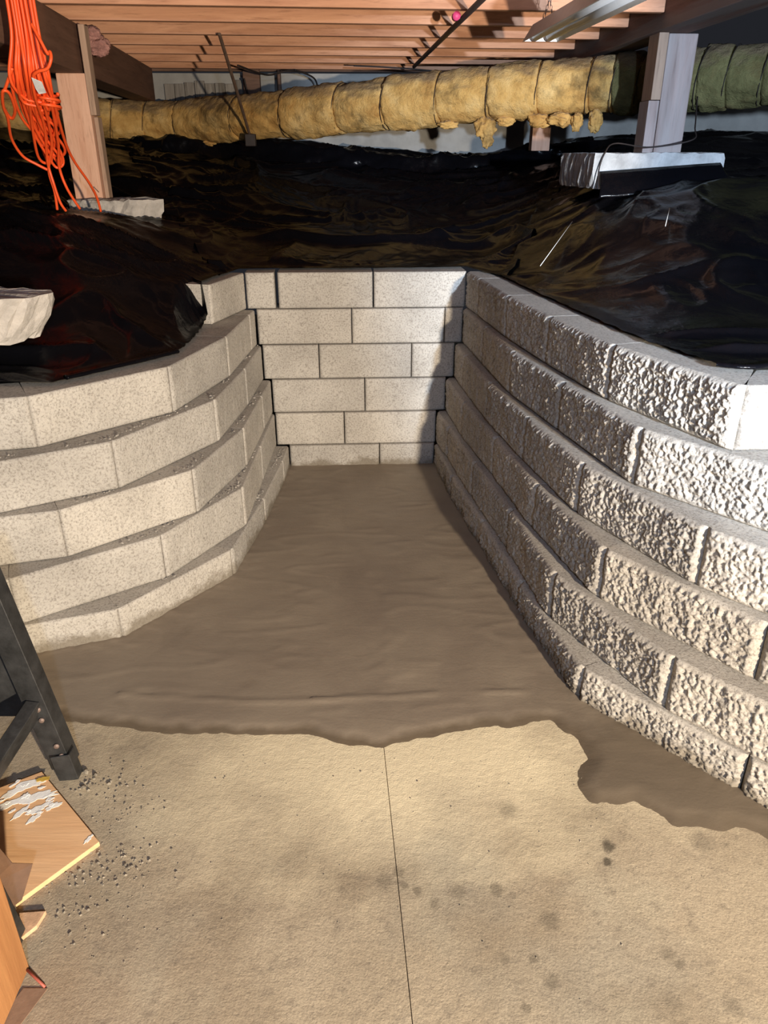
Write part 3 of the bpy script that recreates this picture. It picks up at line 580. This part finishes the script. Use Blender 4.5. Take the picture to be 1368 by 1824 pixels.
duct = tag(empty('insulated_duct', tuple(DP[280])), 'long duct wrapped in yellow fibreglass insulation sagging below the joists', 'duct')
Tn = np.gradient(DP, axis=0); Tn /= np.linalg.norm(Tn, axis=1)[:, None]
NK = 44
def ring(i, rad, seedv):
    T = Tn[i]; N = np.cross(T, (0, 0, 1)); N /= np.linalg.norm(N); B = np.cross(N, T); a = np.linspace(0, 2 * math.pi, NK, endpoint=False)
    D = np.cos(a)[:, None] * N + np.sin(a)[:, None] * B; c = DP[i]
    s = dseg[i]; q = 6.0
    rr = rad + 0.010 * fbm(D[:, 0] * 1.5 + s * 3, D[:, 1] * 1.5 + s * 2, D[:, 2] * 1.5 + seedv, 2) + 0.011 * fbm(D[:, 0] * 4 + s * 9, D[:, 1] * 4 + seedv, D[:, 2] * 4 + s * 7, 3) + 0.010 * np.maximum(0, pn(D[:, 0] * 9 + s * 20, D[:, 1] * 9, D[:, 2] * 9 + s * 14))
    return c + D * rr[:, None]
for q, (a, b) in enumerate(zip(seams[:-1], seams[1:])):
    if b - a < 3: continue
    V = []; m = b - a; rs = np.random.RandomState(q)
    base = 0.136 + rs.uniform(-0.006, 0.006)
    for i in range(a, b + 1):
        t = (i - a) / m; edge = min(t, 1 - t) * m * 0.011
        V.append(ring(i, base - 0.006 * math.exp(-edge / 0.012), q * 0.7))
    V = np.vstack(V) - DP[280]; n = m + 1
    Fc = [(i * NK + j, i * NK + (j + 1) % NK, (i + 1) * NK + (j + 1) % NK, (i + 1) * NK + j) for i in range(m) for j in range(NK)]
    Fc += [tuple(range(NK))[::-1], tuple(m * NK + j for j in range(NK))]
    wrap = mesh('insulation_wrap', V, Fc, MIG if pxs[(a + b) // 2] > 1098 else MI, duct, smooth=True)
    if pxs[(a + b) // 2] > 1098: wrap['label'] = 'dark greenish insulation wrap'
    if q:                                                                           # dark string tied round the seam
        i = a; T = Tn[i]; N = np.cross(T, (0, 0, 1)); N /= np.linalg.norm(N); B = np.cross(N, T); an = np.linspace(0, 2 * math.pi, 30)
        C = DP[i] - DP[280] + (np.cos(an)[:, None] * N + np.sin(an)[:, None] * B) * 0.137 + T * (0.02 * np.sin(an))[:, None]
        tube('tie_string', C, 0.0022, M_cable, wrap, 5)
def tuft(pc, rad, st, seed, mat=MI, parent=duct, sub=duct, name='insulation_tuft', off=None):
    import bmesh
    bm = bmesh.new(); bmesh.ops.create_icosphere(bm, subdivisions=4, radius=1.0)
    A = np.array([v.co[:] for v in bm.verts]); d = 1 + 0.38 * fbm(A[:, 0] * 1.8 + seed, A[:, 1] * 1.8, A[:, 2] * 1.8, 3) + 0.16 * np.abs(fbm(A[:, 0] * 6 + seed, A[:, 1] * 6, A[:, 2] * 6, 2))
    A = A * d[:, None] * np.array(st) * rad
    me = bpy.data.meshes.new(name); bm.to_mesh(me); bm.free(); me.vertices.foreach_set('co', A.ravel()); me.materials.append(mat); me.polygons.foreach_set('use_smooth', [True] * len(me.polygons))
    o = bpy.data.objects.new(name, me); COL.objects.link(o); p = np.array(pc)
    if parent: o.parent = parent; p = p - DP[280]
    o.location = p; return o
def under(px, dz, dy=-0.05):
    i = int(np.argmin(np.abs(pxs - px))); return DP[i] + np.array([0, dy, dz])
for q, (px, dz, rad, st) in enumerate([(868, -.165, .055, (1, .7, 1.1)), (872, -.225, .035, (.9, .7, 1.2)), (800, -.135, .035, (1.6, .8, .6)), (965, -.15, .045, (1.3, .8, .8)), (1000, -.15, .05, (1.3, .8, .7)), (1030, -.165, .035, (.8, .7, 1.2)), (1062, -.165, .042, (.8, .7, 1.2)), (372, -.135, .03, (1.4, .8, .7)), (270, -.135, .03, (1.6, .8, .6)), (900, -.14, .035, (1.4, .8, .7)), (300, -.14, .02, (1.5, .7, .7))]):
    tuft(under(px, dz), rad, st, q * 5.1)
# pink insulation scrap stuffed over the left beam
pk = tuft((-1.43, 4.16, H + 0.505), 0.06, (1.5, 1.0, .8), 3.3, M_pinkins, None, None, 'insulation_scrap'); tag(pk, 'dusty pink insulation scrap stuffed between left beam and joists', 'insulation')
pk2 = tuft((0.06, 0.02, -0.035), 0.042, (1.3, 1, .9), 9.3, M_pinkins, None, None, 'hanging_lump'); pk2.parent = pk

# ------------------------------------------------------------------ pipes, straps and cables under the joists
pp = tag(empty('conduit', (0.27, 4.2, H + 0.535)), 'dark conduit running away under the joists with a pink tape band', 'conduit')
tube('pipe', [(0.43 - 0.27, 2.6 - 4.2, 0), (0.199 - 0.27, 5.75 - 4.2, 0)], 0.012, M_pipe, pp, 10)
tube('tape_band', [(0.302 - 0.27 + 0.006, 3.62 - 4.2 + 0.13, 0), (0.302 - 0.27 + 0.003, 3.66 - 4.2 + 0.13, 0)], 0.017, M_pink, pp, 10)
hs = tag(empty('hanger_strap', (-.835, 4.85, .33 + H)), 'rusty metal hanger strap slanting from a joist down across the duct', 'strap')
tube('strap', [(.018, -.49, .218), (.0, 0, 0), (-.017, .46, -.212)], 0.009, M_strap, hs, n=30, k=6, squash=0.4)
box('bracket', -.045, .02, .43, .48, -.275, -.205, M_cable, hs, 0.004)
sz = lambda x, y: float(soil(np.array([x]), np.array([y]))[0]) + H
for A0, B0, lab in (((.625, 3.12), (.813, 3.45), 'long thin white straw lying on the right plastic mound'), ((1.045, 2.96), (1.10, 3.10), 'short thin white straw on the right plastic mound, nearer the block wall')):
    tag(tube('straw', [(*A0, sz(*A0) + .03), (*B0, sz(*B0) + .03)], 0.0013, M_paint, k=5), lab, 'straw')
CB = [([(-.95, 5.62, .53), (-.80, 5.9, .50), (-.66, 6.0, .535), (-.55, 6.1, .53)], 'thin black cable sagging under the far joists left of the cable drop', .006),
      ([(-.62, 6.0, .54), (-.50, 6.2, .50), (-.50, 6.3, .40), (-.57, 6.33, .20)], 'black cable curving down the pale foundation wall', .006),
      ([(-.70, 6.3, .44), (-.70, 6.33, .32), (-.74, 6.33, .20)], 'short black cable hanging on the pale foundation wall, left of the long one', .005),
      ([(-.2, 5.7, .535), (.1, 5.78, .53), (.35, 5.82, .515), (.62, 5.9, .50)], 'thin black cable strung under the farthest joist behind the conduit', .005),
      ([(-1.0, 6.15, .50), (-.98, 6.18, .34), (-1.0, 6.2, .16)], 'dark cable hanging down the stub post', .006)]
for P, lab, rr in CB: tag(tube('cable', [(x, y, z + H) for x, y, z in P], rr, M_cable, n=40, k=6), lab, 'cable')

# ------------------------------------------------------------------ fluorescent shop fitting, switched off
sf = tag(empty('shop_light', (0.655, 3.68, H + 0.455), math.radians(4.8)), 'white fluorescent shop light hanging switched off from the joists', 'light fixture')
LG = 1.25
sec = [(-0.074, -0.022), (-0.036, 0.038), (0.036, 0.038), (0.074, -0.022)]
sec2 = sec + [(0.072, -0.0245), (0.034, 0.035), (-0.034, 0.035), (-0.072, -0.0245)]
V = [(x, 0, z) for x, z in sec2] + [(x, -LG, z) for x, z in sec2]; n = 8
rf = mesh('reflector', V, [(i, (i + 1) % n, n + (i + 1) % n, n + i) for i in range(n)] + [tuple(range(n)), tuple(range(n, 2 * n))[::-1]], M_white, sf)
for y in (-0.003, -LG + 0.006):
    V = [(-.072, y, -.0225), (-.035, y, .0345), (.035, y, .0345), (.072, y, -.0225), (-.072, y - .003, -.0225), (-.035, y - .003, .0345), (.035, y - .003, .0345), (.072, y - .003, -.0225)]
    mesh('end_plate', V, [(0, 1, 2, 3), (7, 6, 5, 4), (0, 4, 5, 1), (1, 5, 6, 2), (2, 6, 7, 3), (3, 7, 4, 0)], M_white, rf)
box('ballast_housing', -0.028, 0.028, -LG + 0.02, -0.01, 0.012, 0.034, M_white, sf, 0.003)
for x in (-0.030, 0.030):
    tb = tube('lamp_tube', [(x, -0.035, -0.006), (x, -LG + 0.05, -0.006)], 0.0185, M_tubeg, sf, 16)
    for a, b in ((-0.018, -0.036), (-LG + 0.049, -LG + 0.031)): tube('end_cap', [(x, a, -0.006), (x, b, -0.006)], 0.019, M_bolt, tb, 16)
for s_ in (-0.015, 0.015):
    pts = [(s_ * 1.5, -0.10, 0.04), (s_ * 0.4, -0.10, 0.09), (0, -0.10, 0.14)]
    P = smooth_path(pts, 9)
    for i in range(8):                                                              # chain links
        c = (P[i] + P[i + 1]) / 2; an = np.linspace(0, 2 * math.pi, 9); ax = np.array([1, 0, 0]) if i % 2 else np.array([0, 1, 0])
        C = c + np.cos(an)[:, None] * ax * 0.0045 + np.sin(an)[:, None] * np.array([0, 0, 1]) * 0.009; tube('chain_link', C, 0.0012, M_bolt, sf, 5)

# ------------------------------------------------------------------ orange extension cord
def cord():
    root = tag(empty('extension_cord', (-1.36, 3.3, H - 0.19)), 'bright orange extension cord bundled in long loops in front of the left post', 'cord')
    r = random.Random(11); V = []; Fc = []; org = np.array([-1.36, 3.3, H - 0.19]); RC = 0.0055
    def place(p):                                                                # upper part hangs off the beam face, the tails reach back to the mound
        return np.array(p) * (0.885 + 0.115 * float(sm((0.30 - p[2]) / 0.35))) + (0, 0, H) - org
    def add(P, n=60):
        v, f = tube_vf(smooth_path([place(p) for p in P], n), RC, 7, len(V)); V.extend(v); Fc.extend(f)
    def cx(t): return -1.33 - 0.015 * t                                              # bundle axis
    for i in range(21):
        a, b = sorted((r.uniform(-1, 1), r.uniform(-1, 1)));  zb = r.choice([.17, .10, .06, .02, -.02, -.05, .0, .08, .13]) + r.uniform(-.03, .03)
        y = 3.3 + r.uniform(-.04, .04); y2 = 3.3 + r.uniform(-.04, .04)
        top = lambda q: -1.335 + 0.05 * q
        mid = lambda q: -1.347 + 0.078 * q + r.uniform(-.01, .01)
        low = lambda q: -1.335 + 0.065 * q + r.uniform(-.02, .02)
        xb = -1.335 + r.uniform(-.03, .04)
        add([(top(a), y, .66), (top(a) - .005, y, .42), (mid(a), y, .27), (low(a), y, (zb + .24) / 2), (xb - .014, y, zb + .025), (xb + 0.004, (y + y2) / 2, zb), (xb + .022, y2, zb + .03), (low(b), y2, (zb + .24) / 2), (mid(b), y2, .27), (top(b), y2, .42), (top(b), y2, .66)], 90)
    # stray coil and loops
    add([(-1.405, 3.27, .30), (-1.44, 3.26, .235), (-1.455, 3.26, .215), (-1.462, 3.26, .17), (-1.44, 3.26, .13), (-1.42, 3.26, .16), (-1.43, 3.26, .215), (-1.45, 3.25, .22), (-1.458, 3.25, .17), (-1.45, 3.25, .13), (-1.45, 3.25, .06), (-1.42, 3.25, .0), (-1.375, 3.26, -.03), (-1.34, 3.27, -.05)], 90)
    add([(-1.30, 3.26, .44), (-1.275, 3.25, .39), (-1.255, 3.25, .345), (-1.245, 3.25, .35), (-1.242, 3.24, .325), (-1.262, 3.24, .295), (-1.30, 3.24, .285), (-1.325, 3.25, .265), (-1.33, 3.25, .2), (-1.318, 3.26, .1), (-1.33, 3.26, -.02), (-1.325, 3.27, -.1), (-1.32, 3.29, -.17), (-1.31, 3.31, -.205)], 100)
    # tails
    add([(-1.31, 3.27, .2), (-1.30, 3.26, .05), (-1.335, 3.27, -.05), (-1.335, 3.29, -.13), (-1.345, 3.31, -.20)], 50)
    add([(-1.28, 3.27, .19), (-1.275, 3.26, .05), (-1.295, 3.28, -.04), (-1.29, 3.31, -.12), (-1.27, 3.36, -.20)], 50)
    add([(-1.27, 3.27, .19), (-1.255, 3.28, .05), (-1.25, 3.33, -.02), (-1.245, 3.44, -.10), (-1.25, 3.52, -.16), (-1.255, 3.56, -.222)], 60)
    # wrap round the bundle
    an = np.linspace(0, 2 * math.pi * 2.6, 60); add(np.stack([-1.29 + 0.034 * np.cos(an), 3.285 + 0.04 * np.sin(an), .215 - 0.0035 * an], -1), 90)
    o = mesh('cable', V, Fc, M_orange, root, smooth=True)
    t = mesh('tag', [place((-1.36 + x, 3.3 + y, z - .19)) for x, y, z in [(.035, -.065, .455), (.075, -.075, .44), (.082, -.068, .405), (.058, -.077, .40), (.045, -.07, .42), (.035, -.064, .456), (.075, -.073, .441), (.082, -.066, .406), (.058, -.075, .401), (.045, -.068, .421)]], [(0, 4, 3, 2, 1), (5, 6, 7, 8, 9), (0, 1, 6, 5), (1, 2, 7, 6), (2, 3, 8, 7), (3, 4, 9, 8), (4, 0, 5, 9)], M_tag, root)
    t['label'] = 'shiny white tag'
cord()

# ------------------------------------------------------------------ black steel stand at the left edge
st = tag(empty('steel_stand', (-0.80, 1.15, 0)), 'black steel stand with bolted angle legs at the left edge', 'stand')
def angle_bar(name, A, B, w1, w2, d1, d2, th=0.004, parent=st):
    """L-section bar from A to B; flanges along d1 and d2"""
    A, B = np.array(A, float) - (-0.80, 1.15, 0), np.array(B, float) - (-0.80, 1.15, 0); d1 = np.array(d1, float); d2 = np.array(d2, float)
    sec = [(0, 0), (w1, 0), (w1, th), (th, th), (th, w2), (0, w2)]
    V = [A + d1 * a + d2 * b for a, b in sec] + [B + d1 * a + d2 * b for a, b in sec]; n = 6
    o = mesh(name, V, [(i, (i + 1) % n, n + (i + 1) % n, n + i) for i in range(n)] + [tuple(range(n))[::-1], tuple(range(n, 2 * n))], M_black, parent)
    return bevel(o, 0.0012, 1)
def bolt(p, d=(0.25, -0.97, 0.1), r=0.006):
    p = np.array(p) - (-0.80, 1.15, 0); d = np.array(d) / np.linalg.norm(d); tube('bolt', [p, p + d * 0.004], r, M_bolt, leg1, 10)
legA, legB = (-0.728, 1.318, 0.028), (-0.815, 1.318, 0.62)
leg1 = angle_bar('leg', legA, legB, 0.052, 0.045, (-0.97, 0.0, -0.14), (0, 1, 0))
angle_bar('leg', (-0.672, 0.93, 0.0), (-0.76, 0.93, 0.62), 0.05, 0.045, (-0.97, 0, -0.14), (0, -1, 0))
angle_bar('foot', (-0.716, 1.31, 0.0), (-0.725, 1.31, 0.075), 0.045, 0.03, (-0.97, -0.1, -0.1), (0, 1, 0), parent=leg1)
angle_bar('brace', (-0.765, 1.315, 0.225), (-0.83, 1.0, 0.14), 0.056, 0.03, (-0.25, 0.25, -0.93), (-0.95, -0.05, 0.2))
box('side_plate', -0.40, -0.015, 0.215, 0.225, 0.14, 0.60, M_black, st, 0.003)
lg = lambda t, off: np.array(legA) + (np.array(legB) - np.array(legA)) * t + np.array([-0.97, 0, -0.14]) * off
for t, of in ((0.30, .020), (0.25, .022), (0.12, .014), (0.07, .012)): bolt(lg(t, of) + (0, -0.001, 0))

# plywood offcut with paint and a leaf
pw = tag(empty('plywood_offcut', (-0.74, 1.17, 0.0)), 'orange plywood offcut with white paint smears lying on the slab', 'board')
pc = [(-0.94, 1.235), (-0.805, 1.322), (-0.601, 1.123), (-0.715, 0.980), (-0.80, 1.05)]
prism('panel', [(x + .74, y - 1.17) for x, y in pc][::-1], 0.001, 0.013, M_ply, pw, 0.001)
r_ = random.Random(8)
def blob(name, cx, cy, rx, ry, rot, z, mat, parent, seed, n=26, th=0.0007):
    P = []
    for i in range(n):
        a = 2 * math.pi * i / n; q = max(0.3, 1 + 0.65 * float(fbm(math.cos(a) * 1.9 + seed, math.sin(a) * 1.9, seed, 3))); x, y = rx * q * math.cos(a), ry * q * math.sin(a)
        P.append((cx + x * math.cos(rot) - y * math.sin(rot), cy + x * math.sin(rot) + y * math.cos(rot)))
    return prism(name, P, z, z + th, mat, parent, 0)
for q, (x, y, a, b) in enumerate([(-.812, 1.284, .032, .012), (-.785, 1.243, .042, .012), (-.835, 1.225, .05, .010), (-.765, 1.212, .026, .008), (-.84, 1.262, .03, .012), (-.765, 1.185, .018, .006), (-.80, 1.20, .022, .006), (-.625, 1.13, .012, .004), (-.735, 1.22, .016, .006)] + [(r_.gauss(-.79, .045), r_.gauss(1.235, .035), r_.uniform(.004, .012), r_.uniform(.002, .005)) for _ in range(22)]):
    if not inpoly(np.array([x]), np.array([y]), pc)[0]: continue
    blob('paint_smear', x + .74, y - 1.17, a, b, math.radians(20 + q * 7 % 50), 0.0131 + 0.00004 * q, M_paint, pw, q * 2.3)
lf = blob('dry_leaf', -.792, 1.296, .016, .007, .3, 0.0154, M_leaf, None, 5.0); tag(lf, 'small yellow dried leaf on the painted plywood corner', 'leaf')
# leaning board, paper, scraps
bd = box('leaning_board', -0.665, -0.638, 0.42, 0.862, 0.0, 0.40, M_plank); tag(bd, 'orange wooden board standing on edge at the lower left corner', 'board')
V = [(-.80, .99, .17), (-.735, 1.0, .165), (-.700, .985, .118), (-.672, 1.0, .098), (-.682, .955, .055), (-.705, .94, .045), (-.74, .955, .09), (-.80, .95, .10)]
o = mesh('kraft_paper', V, [(0, 1, 2, 6, 7), (2, 3, 4, 5, 6)], M_kraft); o.modifiers.new('s', 'SOLIDIFY').thickness = 0.002
tag(o, 'crumpled brown paper caught beside the black stand leg', 'paper')
o = prism('wood_chip', [(-.700, .962), (-.674, .910), (-.655, .935), (-.650, .966)], 0.0005, 0.010, M_chip, None, 0.001); tag(o, 'small pale wood chip on the slab below the plywood', 'wood chip')
o = prism('brown_scrap', [(-.652, .764), (-.617, .745), (-.590, .822), (-.632, .822)], 0.0005, 0.003, M_scrap, None, 0); tag(o, 'flat brown scrap under the lower end of the board', 'scrap')
tag(tube('red_stick', [(-.636, .850, .010), (-.595, .824, .003)], 0.0024, M_red, k=7), 'thin red-brown stick beside the orange board', 'stick')

# ------------------------------------------------------------------ crumbs (too many and too small to count)
ico_v = np.array([(0, 0, 1), (.89, 0, .45), (.28, .85, .45), (-.72, .53, .45), (-.72, -.53, .45), (.28, -.85, .45), (.72, .53, -.45), (-.28, .85, -.45), (-.89, 0, -.45), (-.28, -.85, -.45), (.72, -.53, -.45), (0, 0, -1)])
ico_f = [(0, 1, 2), (0, 2, 3), (0, 3, 4), (0, 4, 5), (0, 5, 1), (1, 6, 2), (2, 7, 3), (3, 8, 4), (4, 9, 5), (5, 10, 1), (6, 7, 2), (7, 8, 3), (8, 9, 4), (9, 10, 5), (10, 6, 1), (11, 7, 6), (11, 8, 7), (11, 9, 8), (11, 10, 9), (11, 6, 10)]
def crumbs(name, pts, mat, label):
    V = []; Fc = []; r = np.random.RandomState(5)
    for x, y, z, s in pts:
        b = len(V); V += ((ico_v * (1 + 0.35 * r.randn(12, 1) * 0.6)) * s * np.array([1, r.uniform(.7, 1.2), .7]) + (x, y, z + s * .45)).tolist(); Fc += [tuple(b + i for i in f) for f in ico_f]
    return tag(mesh(name, V, Fc, mat), label, 'debris', kind='stuff')
r_ = random.Random(21); pts = []
for cx, cy, sx, sy, n, s in ((-.66, 1.30, .05, .03, 50, .0035), (-.58, 1.20, .05, .06, 70, .0026), (-.555, 1.08, .06, .025, 70, .004), (-.60, 1.0, .05, .05, 50, .0035), (-.53, .98, .08, .08, 60, .002), (-.70, 1.315, .03, .015, 12, .008), (0, 1.1, .55, .2, 90, .0019), (.1, 1.33, .35, .05, 30, .0025)):
    for _ in range(n):
        x, y = r_.gauss(cx, sx), r_.gauss(cy, sy)
        if inpoly(np.array([x]), np.array([y]), pc)[0] or y > 1.39 or x < -0.86: continue
        pts.append((x, y, 0, s * r_.uniform(.25, 1.0)))
crumbs('floor_crumbs', pts, M_crumb, 'scattered concrete crumbs and grit on the dry slab')
pts = []
for k in range(3, 7):
    up, lo_ = Lw[k - 1], Lw[k]
    for _ in range(260):
        i = r_.randrange(1, len(lo_) - 1); t = r_.random(); c0, c1 = np.array(lo_[i]), np.array(lo_[i + 1]); d = (c1 - c0) / np.linalg.norm(c1 - c0); nb = np.array([-d[1], d[0]])
        if pn(i * 1.7 + t * 2.3, k * 3.1) < 0.02: continue
        p = c0 + (c1 - c0) * t + nb * r_.uniform(.012, .035); pts.append((p[0], p[1], ZT(k) + 0.0005, abs(r_.gauss(0, .0018)) + .0007))
crumbs('ledge_crumbs', pts, M_mortar, 'sandy mortar crumbs lying on the ledges of the left block wall')
